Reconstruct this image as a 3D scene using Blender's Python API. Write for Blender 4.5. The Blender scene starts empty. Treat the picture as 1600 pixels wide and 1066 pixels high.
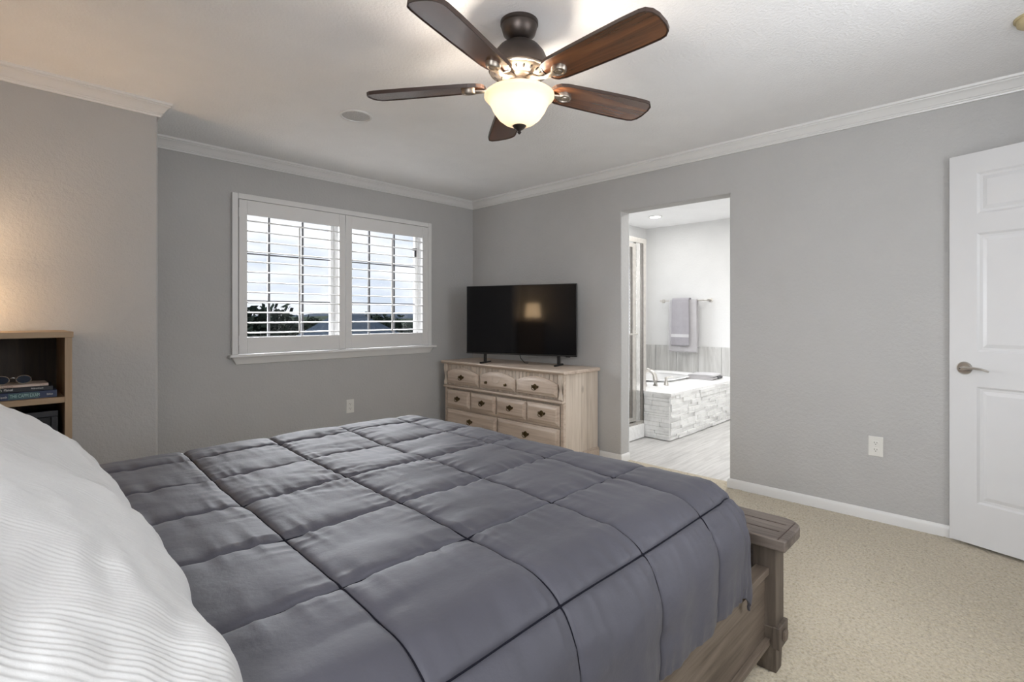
import bpy, bmesh, math, random
from mathutils import Vector, Matrix, noise
R = math.radians
random.seed(7)
sc = bpy.context.scene
col = sc.collection

# ------------------------------------------------------------------ camera
YAW = 45.9
cam_d = bpy.data.cameras.new('camera')
cam = bpy.data.objects.new('camera', cam_d)
col.objects.link(cam)
cam.location = (0, 0, 1.2)
cam.rotation_euler = (R(90), 0, R(-YAW))
cam_d.sensor_width = 36.0
cam_d.lens = 805.0 / 1600 * 36.0
cam_d.shift_y = -(533 - 494.5) / 1600
cam_d.clip_start = 0.02
cam_d.clip_end = 600
sc.camera = cam

# ------------------------------------------------------------------ view
sc.view_settings.view_transform = 'Standard'
sc.view_settings.look = 'None'
sc.view_settings.exposure = 0.86
sc.view_settings.gamma = 1.0
sc.view_settings.use_curve_mapping = False
sc.cycles.max_bounces = 10
sc.cycles.diffuse_bounces = 6
sc.cycles.transparent_max_bounces = 16
sc.cycles.sample_clamp_indirect = 4.0

# ------------------------------------------------------------------ world: overcast sky with soft clouds
SKY = 0.66
w = bpy.data.worlds.new('overcast_sky'); sc.world = w; w.use_nodes = True
nt = w.node_tree; nt.nodes.clear()
wo = nt.nodes.new('ShaderNodeOutputWorld'); bg = nt.nodes.new('ShaderNodeBackground')
tc = nt.nodes.new('ShaderNodeTexCoord'); mp = nt.nodes.new('ShaderNodeMapping')
mp.inputs['Scale'].default_value = (3.0, 3.0, 11.0)
nz = nt.nodes.new('ShaderNodeTexNoise'); nz.inputs['Scale'].default_value = 1.6; nz.inputs['Detail'].default_value = 5
cr = nt.nodes.new('ShaderNodeValToRGB')
cr.color_ramp.elements[0].position = 0.36; cr.color_ramp.elements[0].color = (0.60, 0.68, 0.80, 1)
cr.color_ramp.elements[1].position = 0.60; cr.color_ramp.elements[1].color = (0.93, 0.95, 0.99, 1)
nt.links.new(tc.outputs['Generated'], mp.inputs['Vector']); nt.links.new(mp.outputs[0], nz.inputs['Vector'])
nt.links.new(nz.outputs['Fac'], cr.inputs[0]); nt.links.new(cr.outputs[0], bg.inputs['Color'])
bg.inputs['Strength'].default_value = SKY
nt.links.new(bg.outputs[0], wo.inputs[0])

# ------------------------------------------------------------------ lights
def lamp(name, kind, loc, energy, color, rot=(0, 0, 0), **kw):
    d = bpy.data.lights.new(name, kind); d.energy = energy; d.color = color
    for k, v in kw.items(): setattr(d, k, v)
    o = bpy.data.objects.new(name, d); col.objects.link(o)
    o.location = loc; o.rotation_euler = rot
    return o
# soft daylight falling in through the windows of the far side
lamp('daylight', 'SUN', (0, 12, 8), 14.5, (0.93, 0.96, 1.0), (R(-66), 0, R(-8)), angle=R(75))
# fill lamp added outside a made-up rear opening, behind the camera
lamp('rear_fill', 'AREA', (1.85, -0.80, 1.5), 20.0, (0.95, 0.97, 1.0), (R(90), 0, 0), shape='RECTANGLE', size=1.2, size_y=1.15)
# second added fill lamp, outside a made-up opening in the bed-head wall
lamp('head_fill', 'AREA', (-0.80, 0.0, 1.55), 29.0, (0.95, 0.97, 1.0), (R(90), 0, R(-90)), shape='RECTANGLE', size=0.85, size_y=1.15)

# ------------------------------------------------------------------ mesh builder
class MB:
    def __init__(s): s.v = []; s.f = []
    def add(s, vs, fs):
        n = len(s.v); s.v += [tuple(p) for p in vs]; s.f += [tuple(i + n for i in f) for f in fs]; return s
    def box(s, x0, x1, y0, y1, z0, z1):
        vs = [(x, y, z) for z in (z0, z1) for y in (y0, y1) for x in (x0, x1)]
        return s.add(vs, [(0, 2, 3, 1), (4, 5, 7, 6), (0, 1, 5, 4), (2, 6, 7, 3), (0, 4, 6, 2), (1, 3, 7, 5)])
    def hexa(s, low, high):
        return s.add(list(low) + list(high), [(3, 2, 1, 0), (4, 5, 6, 7), (0, 1, 5, 4), (1, 2, 6, 5), (2, 3, 7, 6), (3, 0, 4, 7)])
    def prism(s, pts, a, b, ax='z'):
        def P(p, t):
            if ax == 'z': return (p[0], p[1], t)
            if ax == 'y': return (p[0], t, p[1])
            return (t, p[0], p[1])
        n = len(pts)
        return s.add([P(p, a) for p in pts] + [P(p, b) for p in pts],
                     [tuple(range(n - 1, -1, -1)), tuple(range(n, 2 * n))] + [(i, (i + 1) % n, n + (i + 1) % n, n + i) for i in range(n)])
    def lathe(s, prof, seg=32, c=(0, 0, 0), ax='z', closed=False):
        vs = []; fs = []; n = len(prof)
        for k in range(seg):
            t = 2 * math.pi * k / seg; ct, st = math.cos(t), math.sin(t)
            for r, z in prof:
                p = (r * ct, r * st, z)
                if ax == 'x': p = (p[2], p[0], p[1])
                if ax == 'y': p = (p[0], p[2], p[1])
                vs.append((c[0] + p[0], c[1] + p[1], c[2] + p[2]))
        for k in range(seg):
            k2 = (k + 1) % seg
            for i in range(n - 1 + (1 if closed else 0)):
                j = (i + 1) % n
                fs.append((k * n + i, k2 * n + i, k2 * n + j, k * n + j))
        if not closed:
            fs.append(tuple(k * n for k in range(seg - 1, -1, -1)))
            fs.append(tuple(k * n + n - 1 for k in range(seg)))
        return s.add(vs, fs)
    def tube(s, path, r, seg=10, flat=1.0):
        P = [Vector(p) for p in path]; n = len(P); vs = []; fs = []
        up = Vector((0, 0, 1)); 
        for i in range(n):
            t = (P[min(i + 1, n - 1)] - P[max(i - 1, 0)]).normalized()
            a = t.cross(up)
            if a.length < 1e-4: a = t.cross(Vector((0, 1, 0)))
            a.normalize(); b = a.cross(t).normalized()
            rr = r[i] if isinstance(r, (list, tuple)) else r
            for k in range(seg):
                q = 2 * math.pi * k / seg
                vs.append(P[i] + a * (rr * math.cos(q)) + b * (rr * flat * math.sin(q)))
        for i in range(n - 1):
            for k in range(seg):
                k2 = (k + 1) % seg
                fs.append((i * seg + k, i * seg + k2, (i + 1) * seg + k2, (i + 1) * seg + k))
        fs.append(tuple(range(seg - 1, -1, -1))); fs.append(tuple((n - 1) * seg + k for k in range(seg)))
        return s.add(vs, fs)
    def grid(s, fn, nu, nv):
        vs = [fn(i / nu, j / nv) for i in range(nu + 1) for j in range(nv + 1)]
        fs = [(i * (nv + 1) + j, (i + 1) * (nv + 1) + j, (i + 1) * (nv + 1) + j + 1, i * (nv + 1) + j + 1) for i in range(nu) for j in range(nv)]
        return s.add(vs, fs)
    def ball(s, c, r, seg=16, rings=10, sz=1.0):
        prof = [(max(1e-4, r * math.sin(math.pi * i / rings)), -r * sz * math.cos(math.pi * i / rings)) for i in range(rings + 1)]
        return s.lathe(prof, seg, c)
    def xf(s, m):
        s.v = [tuple(m @ Vector(p)) for p in s.v]; return s
    def merge(s, o): return s.add(o.v, o.f)
    def build(s, name, m, parent=None, smooth=None, bevel=0, bseg=2, loc=None, solid=0, subsurf=0):
        me = bpy.data.meshes.new(name); me.from_pydata(s.v, [], s.f); me.update()
        bm = bmesh.new(); bm.from_mesh(me); bmesh.ops.recalc_face_normals(bm, faces=bm.faces); bm.to_mesh(me); bm.free()
        o = bpy.data.objects.new(name, me); col.objects.link(o)
        if m: me.materials.append(m)
        if parent: o.parent = parent
        if loc: o.location = loc
        if smooth is not None:
            me.shade_smooth()
            if smooth < 180: me.set_sharp_from_angle(angle=R(smooth))
        if solid:
            d = o.modifiers.new('solid', 'SOLIDIFY'); d.thickness = solid; d.offset = -1
        if bevel:
            b = o.modifiers.new('bevel', 'BEVEL'); b.width = bevel; b.segments = bseg; b.limit_method = 'ANGLE'; b.angle_limit = R(35)
            if smooth is None:
                me.shade_smooth(); b.harden_normals = True
        if subsurf:
            d = o.modifiers.new('sub', 'SUBSURF'); d.levels = subsurf; d.render_levels = subsurf
        return o

def thing(name, label, cat, loc=(0, 0, 0), rz=0, group=None):
    o = bpy.data.objects.new(name, None); col.objects.link(o)
    o.location = loc; o.rotation_euler = (0, 0, rz); o.empty_display_size = .05
    o['label'] = label; o['category'] = cat
    if group: o['group'] = group
    return o
def tag(o, label, cat, group=None):
    o['label'] = label; o['category'] = cat
    if group: o['group'] = group
    return o
def struct(o): o['kind'] = 'structure'; return o
def structure_root(name, loc=(0, 0, 0), rz=0):
    o = bpy.data.objects.new(name, None); col.objects.link(o); o.location = loc; o.rotation_euler = (0, 0, rz)
    o['kind'] = 'structure'; return o
def plabel(o, t): o['label'] = t; return o
def copy_of(o, parent, loc=None):
    c = o.copy(); col.objects.link(c); c.parent = parent
    if loc: c.location = loc
    for ch in list(o.children): copy_of(ch, c)
    return c
def text_mesh(name, body, size, m, parent, loc, rot, sx=1.0):
    cu = bpy.data.curves.new('lettering', 'FONT'); cu.body = body; cu.size = size; cu.extrude = 0.0003
    t = bpy.data.objects.new('lettering', cu); col.objects.link(t)
    bpy.context.view_layer.update()
    me = bpy.data.meshes.new_from_object(t.evaluated_get(bpy.context.evaluated_depsgraph_get()))
    bpy.data.objects.remove(t)
    me.materials.clear(); me.materials.append(m)
    o = bpy.data.objects.new(name, me); col.objects.link(o); o.parent = parent
    o.location = loc; o.rotation_euler = rot; o.scale = (sx, 1, 1)
    return o

# ------------------------------------------------------------------ materials
class NT:
    def __init__(s, name):
        s.m = bpy.data.materials.new(name); s.m.use_nodes = True; s.t = s.m.node_tree
        s.b = s.t.nodes['Principled BSDF']; s.out = s.t.nodes['Material Output']; s._co = None
    def n(s, k, **kw):
        x = s.t.nodes.new('ShaderNode' + k)
        for a, v in kw.items():
            if a in x.inputs: x.inputs[a].default_value = v
            else: setattr(x, a, v)
        return x
    def l(s, a, b): s.t.links.new(a, b); return s
    def co(s, scale=(1, 1, 1), rot=(0, 0, 0)):
        if not s._co: s._co = s.n('TexCoord')
        m = s.n('Mapping'); m.inputs['Scale'].default_value = scale; m.inputs['Rotation'].default_value = rot
        s.l(s._co.outputs['Object'], m.inputs['Vector']); return m.outputs[0]
    def noise(s, scale, detail=4, co=None, rough=0.5, dist=0.0):
        x = s.n('TexNoise'); x.inputs['Scale'].default_value = scale; x.inputs['Detail'].default_value = detail
        x.inputs['Roughness'].default_value = rough; x.inputs['Distortion'].default_value = dist
        s.l(co if co else s.co(), x.inputs['Vector']); return x.outputs['Fac']
    def ramp(s, fac, stops):
        r = s.n('ValToRGB'); e = r.color_ramp.elements
        while len(e) < len(stops): e.new(0.5)
        for i, (p, c) in enumerate(stops): e[i].position = p; e[i].color = (c[0], c[1], c[2], 1)
        s.l(fac, r.inputs[0]); return r.outputs[0]
    def bump(s, fac, strength, dist, prev=None):
        b = s.n('Bump'); b.inputs['Strength'].default_value = strength; b.inputs['Distance'].default_value = dist
        s.l(fac, b.inputs['Height'])
        if prev: s.l(prev, b.inputs['Normal'])
        s.l(b.outputs[0], s.b.inputs['Normal']); return b.outputs[0]
    def math(s, op, a, b=None):
        x = s.n('Math'); x.operation = op
        for i, q in enumerate((a, b)):
            if q is None: continue
            if isinstance(q, (int, float)): x.inputs[i].default_value = q
            else: s.l(q, x.inputs[i])
        return x.outputs[0]
    def mix(s, fac, a, b, kind='MIX'):
        x = s.n('Mix'); x.data_type = 'RGBA'; x.blend_type = kind
        for q, i in ((fac, 0), (a, 6), (b, 7)):
            if isinstance(q, (int, float)): x.inputs[i].default_value = q
            elif isinstance(q, tuple): x.inputs[i].default_value = (*q[:3], 1)
            else: s.l(q, x.inputs[i])
        return x.outputs[2]
    def set(s, color=None, rough=None, metal=None, spec=None, sheen=None, coat=None, emit=None, es=None):
        B = s.b.inputs
        if color is not None:
            if isinstance(color, tuple): B['Base Color'].default_value = (*color, 1)
            else: s.l(color, B['Base Color'])
        if rough is not None:
            if isinstance(rough, (int, float)): B['Roughness'].default_value = rough
            else: s.l(rough, B['Roughness'])
        if metal is not None: B['Metallic'].default_value = metal
        if spec is not None: B['Specular IOR Level'].default_value = spec
        if sheen is not None: B['Sheen Weight'].default_value = sheen; B['Sheen Roughness'].default_value = .5
        if coat is not None: B['Coat Weight'].default_value = coat; B['Coat Roughness'].default_value = .15
        if emit is not None: B['Emission Color'].default_value = (*emit, 1); B['Emission Strength'].default_value = es
        return s

def plain(name, c, rough=.5, metal=0, spec=.5, var=.04, vs=8, **kw):
    q = NT(name)
    f = q.noise(vs, 3)
    lo = tuple(max(0, x * (1 - var)) for x in c); hi = tuple(min(1, x * (1 + var)) for x in c)
    q.set(q.ramp(f, [(.3, lo), (.7, hi)]), rough, metal, spec, **kw)
    return q.m

def m_wall(name, c, s1=55, st=.35):
    q = NT(name); f = q.noise(s1, 3, rough=.6); f2 = q.noise(5, 2)
    q.set(q.ramp(f2, [(.3, tuple(x * .985 for x in c)), (.7, tuple(min(1, x * 1.015) for x in c))]), .62, spec=.3)
    q.bump(q.ramp(f, [(.35, (0, 0, 0)), (.68, (1, 1, 1))]), st, .004)
    return q.m
def m_carpet():
    q = NT('carpet_pile')
    v = q.n('TexVoronoi'); v.inputs['Scale'].default_value = 120; v.feature = 'F1'
    q.l(q.co(), v.inputs['Vector'])
    f = q.noise(85, 4, rough=.6); g = q.noise(2.2, 3)
    base = q.ramp(f, [(.28, (.27, .22, .15)), (.45, (.47, .41, .305)), (.68, (.60, .535, .415))])
    base = q.mix(.22, base, q.ramp(g, [(.3, (.44, .38, .28)), (.7, (.52, .455, .345))]))
    q.set(base, .95, spec=.1, sheen=.25)
    h = q.math('ADD', q.math('MULTIPLY', v.outputs['Distance'], -1.0), q.math('MULTIPLY', f, 1.2))
    q.bump(h, .5, .006)
    return q.m
def m_wood(name, dark, mid, light, axis='x', rough=.45, scale=1.0, coat=0, knots=False, bump=.15, grain=26):
    q = NT(name)
    sx = {'x': (1.1, grain, grain), 'y': (grain, 1.1, grain), 'z': (grain, grain, 1.1)}[axis]
    co = q.co(tuple(a * scale for a in sx))
    f = q.noise(1.6, 8, co, .62, .6)
    big = q.noise(1.0, 3, q.co(tuple((a * .12 if a > 2 else a) * scale * 2.2 for a in sx)))
    fac = q.math('ADD', q.math('MULTIPLY', f, .72), q.math('MULTIPLY', big, .28))
    c = q.ramp(fac, [(.34, dark), (.5, mid), (.66, light)])
    if knots:
        v = q.n('TexVoronoi'); v.inputs['Scale'].default_value = 5.0; v.inputs['Randomness'].default_value = 1
        kc = {'x': (.55, 1, 1), 'y': (1, .55, 1), 'z': (1, 1, .55)}[axis]
        q.l(q.co(kc), v.inputs['Vector'])
        k = q.ramp(v.outputs['Distance'], [(.0, (1, 1, 1)), (.055, (.75, .75, .75)), (.11, (0, 0, 0))])
        c = q.mix(q.math('MULTIPLY', k, .65), c, tuple(x * .62 for x in dark))
    q.set(c, rough, coat=coat)
    q.bump(f, bump, .002)
    return q.m
def m_metal(name, c, rough=.3):
    q = NT(name); f = q.noise(30, 3)
    q.set(q.ramp(f, [(.3, tuple(x * .85 for x in c)), (.7, c)]), rough, 1.0)
    return q.m
def m_glass(name='window_glass', tint=(1, 1, 1), refl=.08):
    q = NT(name); q.t.nodes.remove(q.b)
    tr = q.n('BsdfTransparent'); tr.inputs[0].default_value = (*tint, 1)
    gl = q.n('BsdfGlossy'); gl.inputs['Roughness'].default_value = .02
    fr = q.n('Fresnel'); fr.inputs['IOR'].default_value = 1.45
    mx = q.n('MixShader')
    q.l(q.math('MULTIPLY', fr.outputs[0], refl * 8), mx.inputs[0]); q.l(tr.outputs[0], mx.inputs[1]); q.l(gl.outputs[0], mx.inputs[2])
    q.l(mx.outputs[0], q.out.inputs[0]); return q.m
def m_comforter():
    q = NT('comforter_sateen')
    f = q.noise(3, 3); g = q.noise(28, 4, rough=.6); fine = q.noise(900, 1)
    q.set(q.ramp(f, [(.3, (.058, .057, .071)), (.7, (.072, .071, .088))]), .60, spec=.34, sheen=.06)
    b = q.bump(g, .25, .006); q.bump(fine, .12, .0006, b)
    return q.m
def m_matelasse():
    q = NT('white_matelasse_cotton')
    f = q.noise(95, 3)
    q.set((.58, .577, .572), .9, spec=.2, sheen=.2)
    b = q.bump(f, .25, .003); q.bump(q.noise(420, 2), .2, .001, b)
    return q.m
def m_carrara(name='white_tile', lo=(.70, .70, .69), hi=(.86, .86, .85)):
    q = NT(name); f = q.noise(6, 8, rough=.7, dist=1.2)
    q.set(q.ramp(f, [(.35, lo), (.55, hi)]), .35); return q.m
def m_plank():
    q = NT('grey_plank_tile')
    br = q.n('TexBrick'); br.inputs['Scale'].default_value = 1.0
    br.inputs['Brick Width'].default_value = 1.2; br.inputs['Row Height'].default_value = .2
    br.inputs['Mortar Size'].default_value = .0025; br.offset = .37
    br.inputs['Color1'].default_value = (.44, .435, .43, 1); br.inputs['Color2'].default_value = (.60, .595, .585, 1); br.inputs['Mortar'].default_value = (.42, .42, .41, 1)
    q.l(q.co(), br.inputs['Vector'])
    g = q.noise(1.4, 7, q.co((1.6, 22, 1)), .6, .8)
    c = q.mix(.55, br.outputs['Color'], q.ramp(g, [(.34, (.40, .39, .38)), (.62, (.72, .71, .70))]))
    q.set(c, .35); q.bump(br.outputs['Fac'], -.2, .002); return q.m
def m_walltile():
    q = NT('grey_vein_wall_tile')
    f = q.noise(1.5, 6, q.co((1, 8, 1.0)), .6, 1.2)
    q.set(q.ramp(f, [(.35, (.47, .465, .45)), (.6, (.62, .615, .60))]), .3); return q.m
def m_terry(name, c):
    q = NT(name); f = q.noise(260, 3); g = q.noise(14, 3)
    q.set(q.ramp(g, [(.3, tuple(x * .92 for x in c)), (.7, c)]), .95, spec=.1, sheen=.5)
    q.bump(f, .5, .003); return q.m
def m_translucent(name, c, es=0.0):
    q = NT(name); f = q.noise(9, 3, dist=1.0)
    cc = q.ramp(f, [(.3, tuple(x * .93 for x in c)), (.7, c)])
    q.set(cc, .3, emit=(1.0, .85, .62), es=es)
    tl = q.n('BsdfTranslucent'); q.l(cc, tl.inputs[0])
    mx = q.n('MixShader'); mx.inputs[0].default_value = .45
    q.l(q.b.outputs[0], mx.inputs[1]); q.l(tl.outputs[0], mx.inputs[2]); q.l(mx.outputs[0], q.out.inputs[0])
    return q.m
def m_glow(name, c, strength, base=(.85, .82, .75)):
    q = NT(name); f = q.noise(7, 3)
    q.set(q.ramp(f, [(.3, tuple(x * .95 for x in base)), (.7, base)]), .35, emit=c, es=strength); return q.m

M = {}
M['wall'] = m_wall('grey_wall_paint', (.462, .456, .448))
M['ceil'] = m_wall('ceiling_paint', (.90, .90, .905), 75, .40)
M['bwall'] = m_wall('bathroom_paint', (.72, .72, .715), 50, .2)
M['trim'] = plain('white_trim_paint', (.72, .715, .705), .35, var=.01)
M['door'] = plain('white_door_paint', (.66, .66, .665), .32, var=.01)
M['carpet'] = m_carpet()
M['plank'] = m_plank()
M['shutter'] = plain('shutter_white', (.72, .71, .70), .38, var=.01)
M['muntin'] = plain('window_grid_backlit', (.10, .10, .105), .4)  # white grid bars, with their backlit darkness put into the colour
M['glass'] = m_glass(refl=.05)
M['bronze'] = m_metal('brushed_dark_bronze', (.105, .088, .080), .42)
M['pewter'] = m_metal('antique_pewter', (.40, .35, .30), .42)
M['black_slot'] = plain('vent_slot_black', (.012, .01, .01), .8)
M['bladewood'] = m_wood('walnut_blade', (.040, .015, .007), (.115, .041, .016), (.19, .075, .028), 'x', .25, 1.0, .6, grain=14, bump=.03)
M['bladeedge'] = plain('blade_edge_dark', (.04, .022, .016), .4)
M['bowl'] = m_translucent('frosted_amber_glass', (.90, .83, .72), .08)
M['pine_y'] = m_wood('whitewashed_pine_y', (.40, .31, .245), (.53, .43, .35), (.62, .525, .44), 'y', .5, knots=True, bump=.06)
M['pine_z'] = m_wood('whitewashed_pine_z', (.44, .365, .295), (.60, .515, .43), (.68, .60, .52), 'z', .5, knots=True, bump=.06)
M['brass'] = m_metal('aged_brass', (.15, .11, .055), .42)
M['slate_wood_x'] = m_wood('weathered_wood_x', (.062, .046, .034), (.122, .094, .071), (.175, .14, .11), 'x', .55, 1.6, bump=.3, grain=20)
M['slate_wood_y'] = m_wood('weathered_wood_y', (.055, .043, .036), (.112, .09, .076), (.175, .146, .125), 'y', .5, 1.6, bump=.3, grain=20)
M['slate_wood_z'] = m_wood('weathered_wood_z', (.045, .034, .026), (.085, .066, .051), (.12, .096, .076), 'z', .55, 1.6, bump=.25, grain=20)
M['comforter'] = m_comforter()
M['pillow'] = m_matelasse()
M['seam_shade'] = plain('seam_shade_dark', (.008, .008, .013), .9, spec=.1)  # near-black, standing for shade in the quilt grooves
M['mattress'] = plain('mattress_ticking', (.75, .74, .72), .9)
M['oak_x'] = m_wood('light_oak_x', (.27, .18, .105), (.36, .25, .15), (.42, .30, .19), 'x', .5, grain=30, bump=.05)
M['oak_z'] = m_wood('light_oak_z', (.27, .18, .105), (.36, .25, .15), (.42, .30, .19), 'z', .5, grain=30, bump=.05)
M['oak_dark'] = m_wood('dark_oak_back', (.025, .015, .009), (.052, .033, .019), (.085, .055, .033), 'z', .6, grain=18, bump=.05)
M['tvblack'] = plain('television_plastic', (.012, .012, .013), .35)
M['screen'] = plain('television_screen', (.004, .004, .005), .07, spec=.5)
M['nickel'] = m_metal('brushed_nickel', (.66, .63, .59), .28)
M['chrome'] = m_metal('satin_chrome', (.78, .77, .75), .2)
M['plate'] = plain('outlet_ivory', (.72, .71, .67), .4)
M['slot'] = plain('outlet_slot', (.08, .075, .07), .6)
M['speaker_grille'] = plain('speaker_grille_grey', (.52, .52, .52), .7, vs=220, var=.25)
M['aged'] = plain('yellowed_plastic', (.55, .46, .27), .5)
M['stone'] = m_carrara('white_ledger_stone', (.72, .72, .71), (.84, .84, .83))
M['deck'] = m_carrara('white_deck_tile', (.74, .74, .73), (.86, .86, .855))
M['tub'] = plain('white_acrylic', (.86, .86, .86), .15, var=.01)
M['walltile'] = m_walltile()
M['towel'] = m_terry('lilac_grey_terry', (.33, .315, .335))
M['towel2'] = m_terry('light_grey_terry', (.46, .445, .455))
M['towelband'] = plain('towel_band', (.52, .51, .52), .8)
M['towel_dark'] = plain('towel_dark_edge', (.10, .10, .105), .9)
M['blind'] = plain('white_blind', (.85, .85, .84), .5, var=.01)
M['led'] = m_glow('downlight_lens', (1, .97, .92), 6.0)
M['shade'] = m_glow('lamp_shade_linen', (1.0, .68, .38), 4.5)
M['book_blue'] = plain('book_cover_navy', (.028, .042, .095), .4)
M['book_teal'] = plain('book_band_teal', (.05, .11, .12), .4)
M['book_black'] = plain('book_cover_black', (.022, .024, .03), .4)
M['book_green'] = plain('book_band_green', (.03, .06, .035), .4)
M['book_cream'] = plain('book_cover_cream', (.62, .50, .42), .5)
M['paper'] = plain('page_paper', (.60, .57, .50), .9)
M['ink_white'] = plain('white_lettering', (.75, .75, .72), .6)
M['ink_teal'] = plain('pale_teal_lettering', (.36, .52, .50), .6)
M['ink_brown'] = plain('brown_lettering', (.25, .14, .09), .6)
M['lens'] = plain('sunglass_lens', (.010, .018, .035), .12, spec=.35)
M['case_black'] = plain('black_case', (.006, .006, .007), .5)
M['case_edge'] = plain('black_case_rim', (.03, .03, .034), .4)
M['leaf'] = plain('tree_leaves', (.014, .020, .016), .8, spec=0, var=.3, vs=3)
M['bark'] = plain('tree_bark', (.05, .04, .035), .9)
M['hill'] = plain('distant_hill', (.030, .037, .048), .9, spec=0, var=.15, vs=.05)
M['lawn'] = plain('lawn_ground', (.020, .025, .020), .95, spec=0, var=.3, vs=.2)
M['roof'] = plain('blue_grey_shingle', (.030, .040, .055), .8, spec=0, var=.15, vs=6)
M['siding'] = plain('house_siding', (.05, .05, .06), .8, spec=0)

# ------------------------------------------------------------------ setting
XR, YF, YB, YN, XH, HC = 3.66, 4.13, 3.50, -0.52, -0.50, 2.415
XC = 0.707                       # right end of the projecting wall
fl = MB().box(XH - .12, 3.79, YN - .12, YF + .2, -.05, -.004)
def pile(x0, x1, y0, y1, step):   # looped pile of the carpet where it is open to view
    nx, ny = int((x1 - x0) / step), int((y1 - y0) / step); rr = random.Random(11)
    H = [[rr.random() for j in range(ny + 1)] for i in range(nx + 1)]
    def f(a, b):
        i, j = round(a * nx), round(b * ny)
        n4 = (H[max(i - 1, 0)][j] + H[min(i + 1, nx)][j] + H[i][max(j - 1, 0)] + H[i][min(j + 1, ny)]) / 4
        h = .55 * H[i][j] + .45 * n4
        edge = min(1, 8 * min(a, 1 - a, b, 1 - b) * 10)
        return (x0 + (x1 - x0) * a + rr.uniform(-.3, .3) * step, y0 + (y1 - y0) * b + rr.uniform(-.3, .3) * step, -.004 + .010 * (h - .18) * edge)
    return MB().grid(f, nx, ny)
fl.merge(pile(1.35, 3.79, -.5, 2.55, .0075))
fl.merge(MB().box(XH - .12, 1.35, YN - .12, YF + .2, -.01, 0)).merge(MB().box(1.35, 3.79, 2.55, YF + .2, -.01, 0)).merge(MB().box(1.35, 3.79, YN - .12, -.5, -.01, 0))
struct(fl.build('floor', M['carpet'], None, smooth=80))
struct(MB().box(3.79, 6.6, .4, 3.9, -.05, -.006).build('floor.001', M['plank']))
struct(MB().box(XH - .2, 6.7, YN - 2.0, YF + .2, HC, HC + .1).build('ceiling', M['ceil']))
# window wall with its opening
WX0, WX1, WZ0, WZ1 = 1.325, 3.055, .917, 2.075
mb = MB()
mb.box(XC - .1, WX0, YF, YF + .2, 0, HC); mb.box(WX1, XR + .12, YF, YF + .2, 0, HC)
mb.box(WX0, WX1, YF, YF + .2, 0, WZ0); mb.box(WX0, WX1, YF, YF + .2, WZ1, HC)
struct(mb.build('wall_far', M['wall']))
struct(MB().box(XH, XC, YB, YF + .2, 0, HC).build('wall_left', M['wall'], bevel=.014, bseg=4))
DY0, DY1, DZ = 1.42, 2.30, 2.062
mb = MB()
pts = [(YN - .12, 0), (DY0, 0), (DY0, DZ), (DY1, DZ), (DY1, 0), (YF + .1, 0), (YF + .1, HC), (YN - .12, HC)]
mb.prism(pts, XR, XR + .12, 'x')
struct(mb.build('wall_right', M['wall'], bevel=.010, bseg=3))
mb = MB(); mb.box(XH - .12, XH, YN - .12, -.42, 0, HC); mb.box(XH - .12, XH, .42, YF + .2, 0, HC); mb.box(XH - .12, XH, -.42, .42, 0, .95); mb.box(XH - .12, XH, -.42, .42, 2.12, HC)  # opening added to let the bed-head fill lamp in
struct(mb.build('wall_head', M['wall']))
mb = MB()                        # rear wall: opening added for the fill lamp, and the bedroom door opening
mb.box(XH - .1, 1.25, YN - .12, YN, 0, HC); mb.box(1.25, 2.45, YN - .12, YN, 0, .92); mb.box(1.25, 2.45, YN - .12, YN, 2.08, HC)
mb.box(2.45, 2.56, YN - .12, YN, 0, HC); mb.box(2.56, 3.40, YN - .12, YN, 2.07, HC); mb.box(3.40, XR, YN - .12, YN, 0, HC)
struct(mb.build('wall_near', M['wall']))
mb = MB(); mb.box(2.2, 3.9, YN - 1.4, YN - 1.3, 0, HC); mb.box(2.2, 2.3, YN - 1.3, YN - .12, 0, HC); mb.box(3.7, 3.8, YN - 1.3, YN - .12, 0, HC)
mb.box(2.2, 3.9, YN - 1.4, YN - .12, -.05, 0)
struct(mb.build('wall_hall', M['wall']))
# bathroom shell
BX, BY = 6.45, 3.65
struct(MB().box(BX, BX + .1, .4, BY + .15, -.05, HC).build('wall_bath_far', M['bwall']))
BW0, BW1, BZ0, BZ1 = 5.25, 6.22, .97, 1.88
mb = MB(); mb.box(XR + .12, BW0, BY, BY + .15, 0, HC); mb.box(BW1, BX, BY, BY + .15, 0, HC); mb.box(BW0, BW1, BY, BY + .15, 0, BZ0); mb.box(BW0, BW1, BY, BY + .15, BZ1, HC)
struct(mb.build('wall_bath_window', M['bwall']))
struct(MB().box(XR + .12, BX, .4, .5, 0, HC).build('wall_bath_near', M['bwall']))
mb = MB()
mb.box(XR + .12, XR + .126, DY1, BY, 0, HC); mb.box(XR + .12, XR + .126, .5, DY0, 0, HC); mb.box(XR + .12, XR + .126, DY0, DY1, DZ, HC)
struct(mb.build('wall_bath_left', M['bwall']))

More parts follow.
